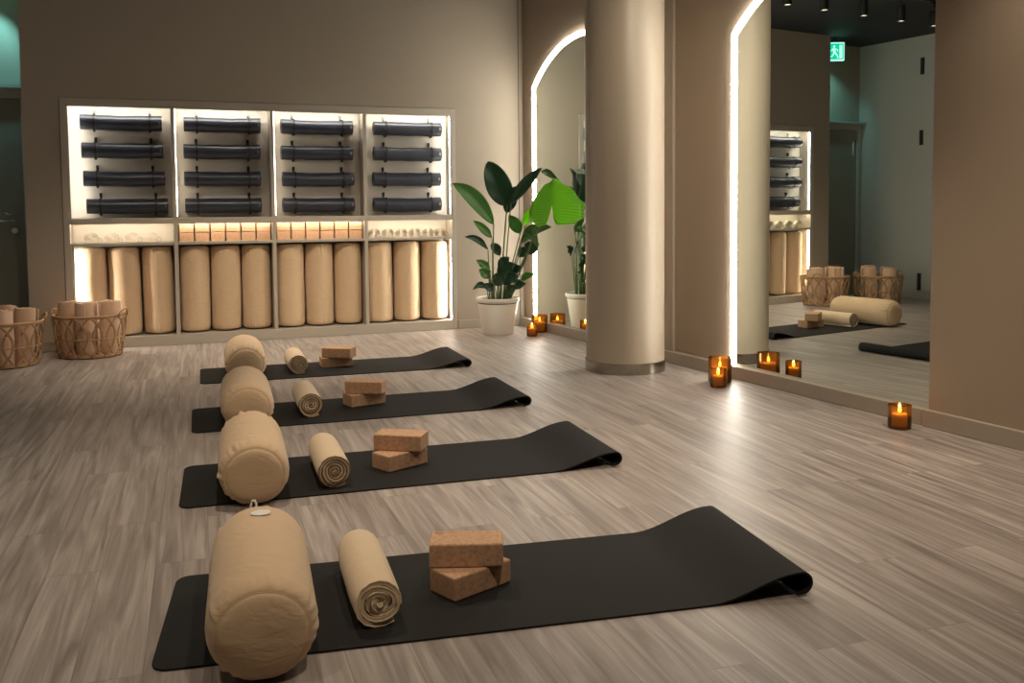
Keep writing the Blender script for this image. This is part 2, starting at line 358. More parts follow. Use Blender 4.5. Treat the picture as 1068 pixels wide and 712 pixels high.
# ------------------------------------------------------------------ doors, exit sign, lights
door1 = MB().frame_box(ob0, ER, EY_B, -1.97, -1.10, -ALC, -ALC + 0.03, 0.005, 2.12).build('door_1', M['door'], bevel=0.004); struct(door1)
fr = MB(); fr.frame_box(ob0, ER, EY_B, -2.03, -1.97, -ALC, -ALC + 0.05, 0, 2.20); fr.frame_box(ob0, ER, EY_B, -1.10, SL - 0.002, -ALC, -ALC + 0.05, 0, 2.20)
fr.frame_box(ob0, ER, EY_B, -1.97, -1.10, -ALC, -ALC + 0.05, 2.12, 2.20); fr.frame_box(ob0, ER, EY_B, -2.045, SL - 0.002, -ALC, -ALC + 0.12, 2.20, 2.225)
fr.build('door_frame', M['wall_pale'], door1)
h = MB()
def bp(s, z, d): p = BW(s, z, -ALC + d); return (p.x, p.y, p.z)
h.tube([bp(-1.18, 1.09, 0.03), bp(-1.18, 1.09, 0.085)], 0.011)
h.tube([bp(-1.18, 1.09, 0.08), bp(-1.33, 1.085, 0.08)], 0.010)
h.build('door_handle', M['chrome'], door1, smooth=True)
h = MB(); h.tube([bp(-1.18, 1.005, 0.03), bp(-1.18, 1.005, 0.04)], 0.024, 16); h.build('lock_rosette', M['chrome'], door1, smooth=True, angle=40)
h = MB(); h.tube([bp(-1.15, 1.16, 0.05), bp(-1.21, 1.14, 0.09), bp(-1.27, 1.17, 0.05)], 0.006); h.build('door_catch', M['chrome'], door1, smooth=True)
h = MB(); h.tube([bp(-1.90, 1.80, 0.035), bp(-1.90, 1.98, 0.035)], 0.012); h.build('door_hinge', M['white'], door1, smooth=True)

door2 = MB().frame_box(ob0, ER, EY_B, LW, LW + 0.025, 0.55, 1.60, 0.1, 3.02).build('door_2', M['wall_pale'], bevel=0.003); struct(door2)
for z0, z1 in ((2.73, 2.93), (1.88, 2.06), (0.11, 0.32)):
    MB().frame_box(ob0, ER, EY_B, LW + 0.025, LW + 0.045, 0.54, 0.58, z0, z1).build('door_hinge', M['black_metal'], door2)
struct(MB().frame_box(ob0, ER, EY_B, LW, LW + 0.012, -ALC, 12.3, 0, BH).build('baseboard_side', M['wall_pale']))

# exit sign: hanging two-sided pictogram box
sg = empty('exit_sign', BW(-1.185, 2.915, OB - 8.62), RB + 0.6)
MB().box(-.115, .115, -.022, .022, 0, .225).build('light_box', M['sign_white'], sg, bevel=0.012, seg=3)
MB().tube([(0, 0, .225), (0, 0, CEIL - 2.915)], 0.008).build('hanging_rod', M['black_metal'], sg)
MB().box(-.06, .06, -.03, .03, CEIL - 2.915 - .012, CEIL - 2.915).build('ceiling_plate', M['black_metal'], sg)
for sy in (-1, 1):
    y0, y1 = sorted((sy * .022, sy * .0235))
    MB().box(-.10, .10, y0, y1, .018, .207).build('green_panel', M['sign_green'], sg, bevel=0.0)
    k = MB(); ya, yb = sorted((sy * .0235, sy * .025))
    def pl(pts):
        n = len(pts); k.add([(x, ya, z) for x, z in pts] + [(x, yb, z) for x, z in pts], [tuple(range(n)), tuple(range(2 * n - 1, n - 1, -1))] + [(i, (i + 1) % n, n + (i + 1) % n, n + i) for i in range(n)])
    pl([(-.085, .03), (-.05, .03), (-.05, .19), (-.085, .19)])                      # doorway
    pl([(.012 + .015 * math.cos(a), .172 + .015 * math.sin(a)) for a in [2 * PI * i / 12 for i in range(12)]])   # head
    pl([(-.012, .095), (.022, .088), (.034, .148), (.004, .152)])                   # trunk
    pl([(.004, .150), (-.030, .140), (-.038, .112), (-.028, .110), (-.020, .131), (.004, .136)])   # arm
    pl([(.030, .148), (.058, .120), (.050, .112), (.026, .134)])
    pl([(-.012, .098), (-.034, .062), (-.040, .03), (-.026, .03), (-.018, .058), (.008, .092)])    # leg
    pl([(.022, .092), (.040, .062), (.072, .052), (.070, .040), (.030, .048), (.004, .090)])
    k.build('pictogram', M['sign_white'], sg)
tag(sg, 'green lit exit sign with white running figure hanging above the alcove door', 'exit sign')
def light(kind, name, loc, energy, col, size=0.1, target=None, spot=None, blend=0.6):
    l = bpy.data.lights.new(name, kind); l.energy = energy; l.color = col
    if kind == 'AREA': l.size = size
    else: l.shadow_soft_size = size
    if spot: l.spot_size = math.radians(spot); l.spot_blend = blend
    o = bpy.data.objects.new(name, l); C.objects.link(o); o.location = loc
    if target is not None: o.rotation_euler = (Vector(target) - Vector(loc)).to_track_quat('-Z', 'Y').to_euler()
    return o
light('SPOT', 'exit_sign_downlight', BW(-1.185, 2.90, OB - 8.62), 12, (0.30, 0.96, 1.0), 0.03, BW(-1.40, 2.45, -ALC), 90, 0.7)

# track spotlights: two tracks across the black ceiling
WARM = (1.0, 0.83, 0.64)
def track(s0, s1, n_, label):
    mid = BW((s0 + s1) / 2, CEIL, OB - n_)
    t = MB().box(-(s1 - s0) / 2, (s1 - s0) / 2, -.018, .018, -.035, 0).build('light_track', M['black_metal'], loc=mid, rotz=RB)
    return tag(t, label, 'light track')
track(-1.2, 3.4, 6.69, 'long black light track on the black ceiling, nearer the lit shelves')
sp_src = None
def spotlight(s, n_, label, tgt, energy, ang=62):
    global sp_src
    base = BW(s, CEIL - 0.035, OB - n_)
    if sp_src is None:
        r = empty('track_spotlight', base, RB)
        MB().box(-.035, .035, -.015, .015, -.025, 0).build('track_adapter', M['black_metal'], r)
        MB().tube([(0, 0, -.02), (0, 0, -.075)], 0.008).build('pivot_arm', M['black_metal'], r, smooth=True)
        MB().lathe([(.030, -.075), (.038, -.080), (.038, -.232), (.033, -.232), (.033, -.222)], 28, cap1=False).build('lamp_housing', M['black_metal'], r, smooth=True, angle=40)
        MB().lathe([(.0325, -.224), (.0325, -.221)], 24).build('lens', M['lens'], r)
        sp_src = r
    else:
        r = copy_tree(sp_src); r.location = base
    tag(r, label, 'spotlight', 'black spotlights on the ceiling track')
    if energy: light('SPOT', 'spot_beam', base + Vector((0, 0, -.237)), energy, WARM, 0.03, tgt, ang, 0.9)
    return r
ordn = ['first', 'second', 'third', 'fourth', 'fifth']
for i, s in enumerate((1.68, 1.207, 0.672, 0.135, -0.37)):
    spotlight(s, 6.69, 'black track spotlight seen in the mirror, %s from the left of the row' % ordn[i], BW(s * 1.0 + .3, 0.1, OB - 7.7), 50, 80)

# ------------------------------------------------------------------ wall unit
unit = empty('shelving_unit', BW(0, 0, 0), RB)
tag(unit, 'built-in greige wall unit with four lit bays for mats, blocks and bolsters', 'shelving unit')
X0, X1 = -0.727, 2.592; NBAY = 4; BWD = (X1 - X0) / NBAY; TH = 0.032; DEP = 0.335
ZT, ZM, ZC, ZP = 2.056, 1.086, 0.880, 0.088
def ub(name, mat, *boxes, bevel=0.002):
    m = MB()
    for bx in boxes: m.box(*bx)
    return m.build(name, mat, unit, bevel=bevel)
ub('outer_frame', M['cabinet'], (U0 + .003, X0, -.006, DEP, 0, UTOP - .003), (X1, U1 - .003, -.006, DEP, 0, UTOP - .003), (X0, X1, -.006, DEP, ZT, UTOP - .003))
ub('plinth', M['cabinet'], (X0, X1, -.004, DEP, 0, ZP))
for i in (1, 2, 3):
    xc = X0 + i * BWD; ub('divider', M['cabinet'], (xc - TH / 2, xc + TH / 2, -.004, DEP - .01, ZP, ZT))
bays = []
for i in range(4):
    a = X0 + i * BWD + (TH / 2 if i else 0); b_ = X0 + (i + 1) * BWD - (TH / 2 if i < 3 else 0); bays.append((a, b_))
    ub('shelf_board', M['cabinet'], (a, b_, -.003, DEP - .01, ZM - .015, ZM + .015))
    ub('shelf_board', M['cabinet'], (a, b_, -.003, DEP - .01, ZC - .013, ZC + .013))
    ub('back_panel', M['cab_back'], (a, b_, .175, .195, ZM + .015, ZT))
    ub('back_panel', M['cab_back'], (a, b_, .20, .22, ZC + .013, ZM - .015))
    ub('back_panel', M['cab_back'], (a, b_, DEP - .012, DEP, ZP, ZC - .013))
    ub('face_lip', M['cabinet'], (a, b_, -.003, .009, ZT - .022, ZT), bevel=.001)
    ub('face_lip', M['cabinet'], (a, b_, -.003, .009, ZM - .034, ZM - .015), bevel=.001)
    # light strips: across the top of the bay, above the cubby, and the outer sides
    ub('led_strip', M['led_shelf'], (a + .01, b_ - .01, .012, .026, ZT - .010, ZT - .001), bevel=0)
    ub('led_strip', M['led_warm'], (a + .01, b_ - .01, .012, .026, ZM - .025, ZM - .016), bevel=0)
    if i in (0, 3):
        for z0, z1 in ((ZP, ZC - .013), (ZM + .015, ZT - .022)):
            ub('face_lip', M['cabinet'], ((a, a + .013) if i == 0 else (b_ - .013, b_)) + (-.003, .005, z0, z1), bevel=.001)
    if i == 0:
        ub('led_strip', M['led_shelf'], (a + .001, a + .010, .012, .026, ZM + .03, ZT - .02), bevel=0)
        ub('led_strip', M['led_side'], (a + .001, a + .010, .012, .026, ZP + .01, ZC - .02), bevel=0)
    elif i < 3:
        ub('led_strip', M['led_warm'], (a + .001, a + .004, .012, .016, ZM + .03, ZT - .02), bevel=0)
    else:
        ub('led_strip', M['led_shelf'], (b_ - .010, b_ - .001, .012, .026, ZM + .03, ZT - .02), bevel=0)
        ub('led_strip', M['led_side'], (b_ - .010, b_ - .001, .012, .026, ZP + .01, ZC - .02), bevel=0)

# rolled mats hung in strap slings
rowname = ['top', 'second', 'third', 'bottom']; bayname = ['leftmost', 'second', 'third', 'rightmost']
def roll_mesh(L, r, seed, sag):
    rnd = random.Random(seed); ph = [rnd.uniform(0, 6.3) for _ in range(6)]; m = MB(); R = []
    nx = 26; n = 36
    for i in range(nx + 1):
        x = -L / 2 + L * i / nx; t = 2 * i / nx - 1
        rr = r * (1 + 0.02 * math.sin(5 * t + ph[0]) + 0.015 * math.sin(11 * t + ph[1])); dz = -sag * (1 - t * t)
        ring = []
        for j in range(n):
            a = 2 * PI * j / n
            q = rr * (1 + 0.01 * math.sin(2 * a + ph[2] + t)) + 0.004 * ((a / (2 * PI)))
            ring.append((x, q * math.cos(a), q * 0.97 * math.sin(a) + dz))
        R.append(ring)
    m.rings(R, True, False, False)
    # spiral end faces: stepped rings inwards
    for e in (0, nx):
        base = R[e]; cx = base[0][0]; sgn = -1 if e == 0 else 1; rr = []
        for k in range(8):
            f = 1 - k * 0.125; inset = -0.004 if k % 2 else 0.0
            rr.append([(cx + sgn * inset, y * f, (z + sag * 0) * f) for _, y, z in base])
        m.rings(rr, True, False, True)
    return m
ZR = [1.915, 1.679, 1.442, 1.206]
for bi, (a, b_) in enumerate(bays):
    xm = (a + b_) / 2 + (0.015 if bi == 0 else 0.0)
    for ri, z in enumerate(ZR):
        dx = [0.0, 0.005, 0.012, 0.03][ri] if bi == 0 else random.uniform(-.008, .008)
        L, r = 0.645, 0.064
        o = roll_mesh(L, r, bi * 10 + ri, random.uniform(.002, .009)).build('rolled_mat', M['roll'], smooth=True, angle=50)
        o.location = BW(xm + dx, z, 0) + EY_B * 0 - NB * (-0.100); o.rotation_euler = (0, 0, RB)
        tag(o, 'black rolled yoga mat hanging %s in the %s upper bay of the unit' % (['topmost', 'second from top', 'third from top', 'lowest'][ri], bayname[bi]), 'yoga mat', 'rolled mats in the wall unit')
        # edge flap line and small size label
        fl = MB(); R = []
        for x in (-L / 2 + .004, L / 2 - .004): R.append([(x, -r * 1.06 * math.cos(t), r * 1.03 * math.sin(t)) for t in (-1.25, -1.1, -.95)] + [(x, -r * 0.98 * math.cos(t), r * .95 * math.sin(t)) for t in (-.95, -1.1, -1.25)])
        fl.rings(R); fl.build('outer_edge', M['roll'], o)
        MB().add([(L / 2 - .028, -r * 1.075, .012), (L / 2 - .012, -r * 1.075, .012), (L / 2 - .012, -r * 1.075, -.014), (L / 2 - .028, -r * 1.075, -.014),
                  (L / 2 - .028, -r * .96, .012), (L / 2 - .012, -r * .96, .012), (L / 2 - .012, -r * .96, -.014), (L / 2 - .028, -r * .96, -.014)],
                 [(0, 1, 2, 3), (7, 6, 5, 4), (0, 4, 5, 1), (1, 5, 6, 2), (2, 6, 7, 3), (3, 7, 4, 0)]).build('edge_label', M['hook'], o)
        for sx in (-.215, .225):
            xs = xm + dx + sx; st = MB(); pts = []
            # webbing sling: from the hook on the back panel, over the front and under the roll back to the panel
            prof = [(.174, z + .105), (.174, z + .05)]
            R1 = r + 0.010
            for k in range(15):
                t = math.radians(60 - k * 16.5); prof.append((.100 - R1 * math.cos(t), z - .004 + R1 * 1.02 * math.sin(t)))
            prof.append((.174, z - R1 + .012))
            inn = []
            for k, (yy, zz) in enumerate(prof):
                p0 = Vector(prof[max(k - 1, 0)]); p1 = Vector(prof[min(k + 1, len(prof) - 1)]); t = (p1 - p0).normalized(); nn = Vector((t.y, -t.x)) * .003
                inn.append((yy + nn.x, zz + nn.y))
            R = [[(xs - .008, y0, z0), (xs + .008, y0, z0), (xs + .008, y1, z1), (xs - .008, y1, z1)] for (y0, z0), (y1, z1) in zip(prof, inn)]
            st.rings(R); sobj = st.build('strap', M['strap'], unit)
            hk = MB().box(xs - .011, xs + .011, .158, .176, z + .078, z + .112); hk.box(xs - .007, xs + .007, .150, .160, z + .083, z + .107); hk.build('hook', M['strap'] if ri else M['hook'], sobj, bevel=.002)
            MB().box(xs - .013, xs + .013, .100 - R1 - .010, .100 - R1 + .004, z - .030, z - .012).build('buckle', M['strap'], sobj, bevel=.002)

# cork blocks stacked in the two middle cubbies
def block_mesh(name, lx, ly, lz): return MB().box(-lx / 2, lx / 2, -ly / 2, ly / 2, 0, lz)
src = None; colname = ['first', 'second', 'third', 'fourth', 'fifth', 'sixth']
BXW, BXH, BXL = 0.119, 0.074, 0.14
for bi in (1, 2):
    a, b_ = bays[bi]; pitch = (b_ - a - .012) / 6
    for rw in range(2):
        for cx in range(6):
            if src is None:
                src = block_mesh('cork_block', BXW, BXL, BXH).build('cork_block', M['cork'], bevel=.004); o = src
            else: o = src.copy(); C.objects.link(o)
            o.location = BW(a + .006 + pitch * (cx + .5), ZC + .0132 + rw * (BXH + .0035), 0) + NB * (0.124 + random.uniform(-.004, .004)); o.rotation_euler = (0, 0, RB)
            tag(o, 'cork block standing %s from left in the %s row of the %s cubby' % (colname[cx], ['lower', 'upper'][rw], bayname[bi]), 'yoga block', 'cork blocks in the wall unit')

# coiled cream straps in the two outer cubbies
def coil(nm, loc, rz):
    r0 = empty(nm, loc, rz); m = MB(); th = []
    for k in range(72):
        a = 2 * PI * k / 18; r = .012 + .0038 * k / 18 * 2.2; th.append((r * math.cos(a), r * math.sin(a)))
    vs = []; fs = []
    for k, (x, z) in enumerate(th):
        n = math.hypot(x, z); ux, uz = x / n * .0012, z / n * .0012
        vs += [(x + ux, -.019, z + uz), (x + ux, .019, z + uz), (x - ux, .019, z - uz), (x - ux, -.019, z - uz)]
    for k in range(71):
        for j in range(4): fs.append((k * 4 + j, k * 4 + (j + 1) % 4, k * 4 + 4 + (j + 1) % 4, k * 4 + 4 + j))
    fs += [(3, 2, 1, 0), (284, 285, 286, 287)]
    m.add([(x * 1.35, y, z + .0455) for x, y, z in vs], fs).build('webbing', M['belt'], r0)
    rg = []
    for k in range(20):
        a = 2 * PI * k / 20; rg.append((.062 + .016 * math.cos(a), -.004, .021 + .02 * math.sin(a)))
    MB().tube(rg, .0025, 6, True).build('metal_ring', M['hook'], r0, smooth=True)
    MB().box(.040, .060, -.018, .018, .018, .0225).build('loose_end', M['belt'], r0)
    return r0
cs = None
spots = [(0, .16, 'leftmost'), (0, .32, 'second'), (0, .48, 'third'), (0, .63, 'rightmost'), (3, .07, 'leftmost'), (3, .20, 'second'), (3, .33, 'third'), (3, .46, 'fourth'), (3, .59, 'fifth'), (3, .71, 'rightmost')]
for bi, x, nm in spots:
    loc = BW(bays[bi][0] + x, ZC + .0132, 0) + NB * 0.05
    if cs is None: cs = coil('coiled_strap', loc, RB); o = cs
    else: o = copy_tree(cs); o.location = loc; o.rotation_euler = (0, 0, RB)
    tag(o, 'small coiled cream yoga strap, %s of those lying in the %s cubby' % (nm, bayname[bi]), 'yoga strap', 'coiled straps in the outer cubbies')

# ------------------------------------------------------------------ bolsters
def bolster_parts(L, r, seed, vertical, root):
    rnd = random.Random(seed); ks = [(rnd.randint(9, 30), rnd.uniform(0, 6.3), rnd.uniform(.4, 1)) for _ in range(7)]
    lw = [(rnd.uniform(-.5, .5) * L, rnd.uniform(0, 6.3), rnd.uniform(.03, .08), rnd.uniform(.3, .9), rnd.uniform(-.004, .003)) for _ in range(14)]
    n = 120; seam = 0.88 if vertical else 0.80; er_ = 0.05 if vertical else 0.072
    def wr(a, d):                                     # gathers near the seams
        g = sum(am * math.sin(k * a + p) for k, p, am in ks) / 4.0
        mk = max(0.0, math.sin(3 * a + ks[0][1]) * math.sin(2 * a + ks[1][1]) + .45)
        e_ = d / .045
        return 0.0064 * g * mk * e_ * math.exp(1 - e_ * e_)
    def put(u, rho, a):
        x, z = rho * math.cos(a), rho * math.sin(a)
        if vertical: return (x, z, u + L / 2)
        zz = z
        if zz < -r * .86: zz = -r * .86 + (zz + r * .86) * .35
        return (x * 1.045, u, zz + r * .912)
    def rad(u):
        d = L / 2 - abs(u)
        if d < er_: return r * (seam + (1 - seam) * math.sqrt(max(0, 1 - (1 - d / er_) ** 2)))
        return r * (1 + .015 * math.cos(u / L * PI))
    us = []
    for i in range(17): us.append(-L / 2 + er_ * (1 - math.cos(PI / 2 * i / 16)))
    for i in range(1, 22): us.append(-L / 2 + er_ + (L - 2 * er_) * i / 22)
    us += [-u for u in us[:17][::-1]]
    R = []
    for u in us:
        ring = []
        for j in range(n):
            a = 2 * PI * j / n; d = L / 2 - abs(u)
            q = rad(u) + wr(a + (0 if u < 0 else 1.3), d)
            for lu, la, wu, wa, am in lw:
                da = (a - la + PI) % (2 * PI) - PI
                q += am * math.exp(-((u - lu) / wu) ** 2 - (da / wa) ** 2)
            ring.append(put(u, q, a))
        R.append(ring)
    MB().rings(R, True, False, False).build('cover', M['canvas'], root, smooth=True)
    for s, ring in ((-1, R[0]), (1, R[-1])):
        rr = []; c = Vector(); 
        for p in ring: c += Vector(p) / n
        for k in range(7):
            f = math.cos(PI / 2 * k / 7); bul = (.014 if vertical else .026) * math.sin(PI / 2 * k / 7)
            row = []
            for j, p in enumerate(ring):
                v = c + (Vector(p) - c) * f
                if vertical: v.z += s * bul
                else: v.y += s * bul
                row.append(tuple(v))
            rr.append(row)
        e = MB().rings(rr, True, False, True).build('end_panel', M['canvas'], root, smooth=True)
        pip = MB().tube([p for i, p in enumerate(ring) if i % 2 == 0], .0022, 6, True); pip.build('seam_piping', M['canvas'], e, smooth=True)

# upright bolsters in the lower bays
vproto = []
for k in range(3):
    r_ = empty('upright_bolster', (0, 0, 0)); bolster_parts(0.735, 0.126, 40 + k, True, r_); vproto.append(r_)
pos3 = ['left', 'middle', 'right']; used = [False] * 3
for bi, (a, b_) in enumerate(bays):
    wdt = b_ - a
    for k in range(3):
        o = vproto[k] if not used[k] else copy_tree(vproto[k]); used[k] = True
        x = a + wdt * (k + .5) / 3
        if bi == 0: x += .004
        if bi == 3: x -= .003
        o.location = BW(x, ZP + .019, 0) + NB * 0.170
        lean = (0.012 if k else 0.004) if bi == 0 else random.uniform(-.004, .004)
        o.rotation_euler = (Matrix.Rotation(RB, 3, 'Z') @ Matrix.Rotation(-lean, 3, 'Y') @ Matrix.Rotation(random.choice((0, 1.7, 3.1, 4.4)), 3, 'Z')).to_euler()
        tag(o, 'upright tan bolster, %s of three standing in the %s lower bay' % (pos3[k], bayname[bi]), 'bolster', 'bolsters standing in the wall unit')

# lying bolsters
who = ['nearest the camera', 'second from the camera', 'third from the camera', 'farthest from the camera']
MA = [math.radians(13.6), math.radians(17.2), math.radians(18.6), math.radians(18.4)]
BA = [math.radians(a) for a in (105.8, 107.0, 107.5, 107.5)]
near_end = [(275, 708), (266, 526), (259, 449.5), (257, 398.5)]
for i in range(4):
    L, r = 0.65, 0.130
    p = G(*near_end[i]); ax = Vector((math.cos(BA[i]), math.sin(BA[i]), 0))
    root = empty('bolster', p + ax * (L / 2 - 0.03) + Vector((0, 0, .0065)), BA[i] - PI / 2)
    bolster_parts(L, r, 90 + i, False, root)
    if i == 0:
        # white oval label and ribbon loop on the far end of the nearest bolster
        m = MB(); n = 24; top = []
        for zz in (0, .002): top.append([(.006 + .029 * math.cos(2 * PI * j / n), .205 + .026 * math.sin(2 * PI * j / n), .2515 + zz - 0.9 * (.006 + .029 * math.cos(2 * PI * j / n) - .006) ** 2) for j in range(n)])
        m.rings(top); lt = m.build('oval_label', M['white'], root)
        lp = [(-.022, .290, .232), (-.022, .296, .252), (-.018, .298, .262), (-.010, .298, .262), (-.006, .296, .252), (-.006, .290, .232)]
        MB().tube(lp, .0035, 8).build('ribbon_loop', M['white'], root, smooth=True)
    tag(root, ['plump tan bolster with white oval label lying across the mat nearest the camera', 'plump tan bolster lying across the second mat from the camera',
               'tan bolster lying across the third mat from the camera', 'small-looking tan bolster lying across the farthest mat, nearest the wall unit'][i], 'bolster', 'bolsters lying across the mats')

# ------------------------------------------------------------------ floor mats with curled far ends
TM = 0.0055
ends = [((161, 704), (181, 602), (864, 630)), ((182, 533), (196, 486.3), (652, 491)), ((196.4, 452.5), (203, 427.3), (553.5, 425.5)), ((206, 400.6), (211, 385.7), (488.5, 382.5))]
def mat_profile(L, hump, rc):
    # top-line profile in (x,z): flat, rise, crest, curl under
    pts = []; flat = L - 0.33
    for i in range(12): pts.append((flat * i / 11, 0.0))
    crx = L - rc
    for i in range(1, 21):
        t = i / 20; x = flat + (crx - flat) * t
        z = hump * (0.5 - 0.5 * math.cos(PI * min(1, t * 1.0)))
        pts.append((x, z))
    cz = hump - rc
    for i in range(1, 19):
        a = PI / 2 - math.radians(205) * i / 18; pts.append((crx + rc * math.cos(a), cz + rc * math.sin(a)))
    return pts
for i in range(4):
    a, b_, e = ends[i]; A = G(*a); B = G(*b_); E_ = G(*e)
    d = Vector((math.cos(MA[i]), math.sin(MA[i]), 0)); pn = Vector((-d.y, d.x, 0))
    Wd = 0.622; mid = (A + B) / 2; org = mid - pn * Wd / 2
    L = (E_ - A).dot(d)
    prof = mat_profile(L, [.070, .064, .062, .058][i], [.030, .026, .026, .024][i])
    # thickness offset along the profile normal
    off = []
    for k, (x, z) in enumerate(prof):
        p0 = prof[max(k - 1, 0)]; p1 = prof[min(k + 1, len(prof) - 1)]; tx, tz = p1[0] - p0[0], p1[1] - p0[1]; l = math.hypot(tx, tz); off.append((x - tz / l * TM, z + tx / l * TM))
    rows = 15; rcn = .045; m = MB(); R = []
    for k in range(len(prof)):
        (x0, z0), (x1, z1) = prof[k], off[k]; ring_t = []; ring_b = []
        cut = 0.0
        if x0 < rcn and k < 12: cut = 0.0
        for j in range(rows):
            v = j / (rows - 1)
            hs = 1.0 + 0.04 * (v - .5) * 2          # the far side of the wave stands a little higher
            ring_t.append((x1, v * Wd, z1 if z1 <= TM + 1e-6 and k < 12 else (z1 - TM) * hs + TM)); ring_b.append((x0, v * Wd, z0 if k < 12 else z0 * hs))
        R.append(ring_t + ring_b[::-1])
    # rounded left corners
    R2 = []
    for q in range(6):
        x = rcn * q / 6; c = rcn - math.sqrt(max(0, rcn ** 2 - (rcn - x) ** 2)); ys = [c + (Wd - 2 * c) * j / (rows - 1) for j in range(rows)]
        R2.append([(x, y, TM) for y in ys] + [(x, y, 0) for y in ys[::-1]])
    R = R2 + [[(max(p[0], rcn), p[1], p[2]) for p in R[0]]] + R[1:]
    o = m.rings(R).build('yoga_mat', M['mat'], loc=org + Vector((0, 0, .0006)), rotz=MA[i], smooth=True, angle=45)
    tag(o, ['charcoal yoga mat with curled right end, nearest the camera', 'charcoal yoga mat with curled right end, second from the camera', 'charcoal yoga mat with curled right end, third from the camera',
            'charcoal yoga mat with curled right end, farthest away and nearest the wall unit'][i], 'yoga mat', 'mats laid out on the floor')

# ------------------------------------------------------------------ rolled blankets
def spiral_roll(L, R0, seed, turns=5.2, vertical=False, thick=0.8, wob=.035):
    rnd = random.Random(seed); ph = [rnd.uniform(0, 6.3) for _ in range(8)]
    ph[2] = -0.95 - 2 * PI * turns
    r_in = .007; pitch = (R0 - r_in) / turns; N = int(turns * 30); prof = []
    for k in range(N + 1):
        a = 2 * PI * turns * k / N; rr = r_in + pitch * turns * k / N
        w = 1 + wob * math.sin(2 * a * 0.93 + ph[0]) + wob * .6 * math.sin(3.1 * a + ph[1])
        w = 1 + (w - 1) * (1.0 if k < N * .8 else 0.45)
        prof.append((a + ph[2], rr * w))
    th = pitch * thick; nx = 9; m = MB(); rings = []
    # cross-section strip swept along the length; both faces and both ends are real surfaces
    for i in range(nx + 1):
        u = -L / 2 + L * i / nx; t = 2 * i / nx - 1
        ins = .004 * abs(t) ** 6; row = []
        for k, (a, rr) in enumerate(prof):
            kk = 1 + .012 * math.sin(2.2 * t + a * .5 + ph[3]) + .006 * math.sin(7 * t + ph[4] + a)
            end = 0.004 * math.sin(a * 1.3 + ph[5]) * (abs(t) > .99) * (1 if t > 0 else -1)
            row.append((rr * kk - ins, a, u + end))
        rings.append(row)
    vs = []; K = len(prof); fs = []
    def P(rr, a, u):
        x, z = rr * math.cos(a), rr * math.sin(a)
        if vertical: return (x, z, u + L / 2)
        if z < -R0 * .88: z = -R0 * .88 + (z + R0 * .88) * .3
        return (x * 1.03, u, z + R0 * .917)
    for row in rings:
        for rr, a, u in row: vs.append(P(rr, a, u))
    nO = len(vs)
    for row in rings:
        for rr, a, u in row: vs.append(P(max(.002, rr - th), a, u))
    for i in range(nx):
        for k in range(K - 1):
            q = (i * K + k, i * K + k + 1, (i + 1) * K + k + 1, (i + 1) * K + k)
            fs.append(q); fs.append(tuple(nO + v for v in q[::-1]))
    for k in range(K - 1):
        fs.append((k, k + 1, nO + k + 1, nO + k)); j = nx * K; fs.append((j + k, nO + j + k, nO + j + k + 1, j + k + 1))
    for i in range(nx):
        for k in (0, K - 1): fs.append((i * K + k, nO + i * K + k, nO + (i + 1) * K + k, (i + 1) * K + k))
    m.add(vs, fs)
    edge = [P(rr, a, rings[0][k][2] - .0) for k, (rr, a, u) in enumerate(rings[0])]
    return m, edge
bl_near = [((396, 656), 106.5), ((350, 510), 107.5), ((325, 436), 108), ((312, 391), 108)]
for i, (p, ang) in enumerate(bl_near):
    ang = math.radians(ang); L = 0.44; R0 = .074; ax = Vector((math.cos(ang), math.sin(ang), 0)); q = G(*p)
    o, edge = spiral_roll(L, R0, 21 + i, turns=[4.6, 5.4, 5.0, 5.0][i])
    root = empty('rolled_blanket', q + ax * (L / 2) + Vector((0, 0, .0065)), ang - PI / 2)
    o.build('cloth', M['blanket'], root, smooth=True, angle=60)
    MB().tube(edge[::2], .0026 if i != 1 else .0038, 6).build('hem', M['hem'] if i else M['blanket'], root, smooth=True)
    tag(root, ['cream blanket rolled into a spiral on the mat nearest the camera', 'rolled cream blanket with dark brown hem on the second mat from the camera', 'rolled cream blanket on the third mat from the camera',
               'rolled cream blanket on the farthest mat, nearest the wall unit'][i], 'blanket', 'rolled blankets on the mats')

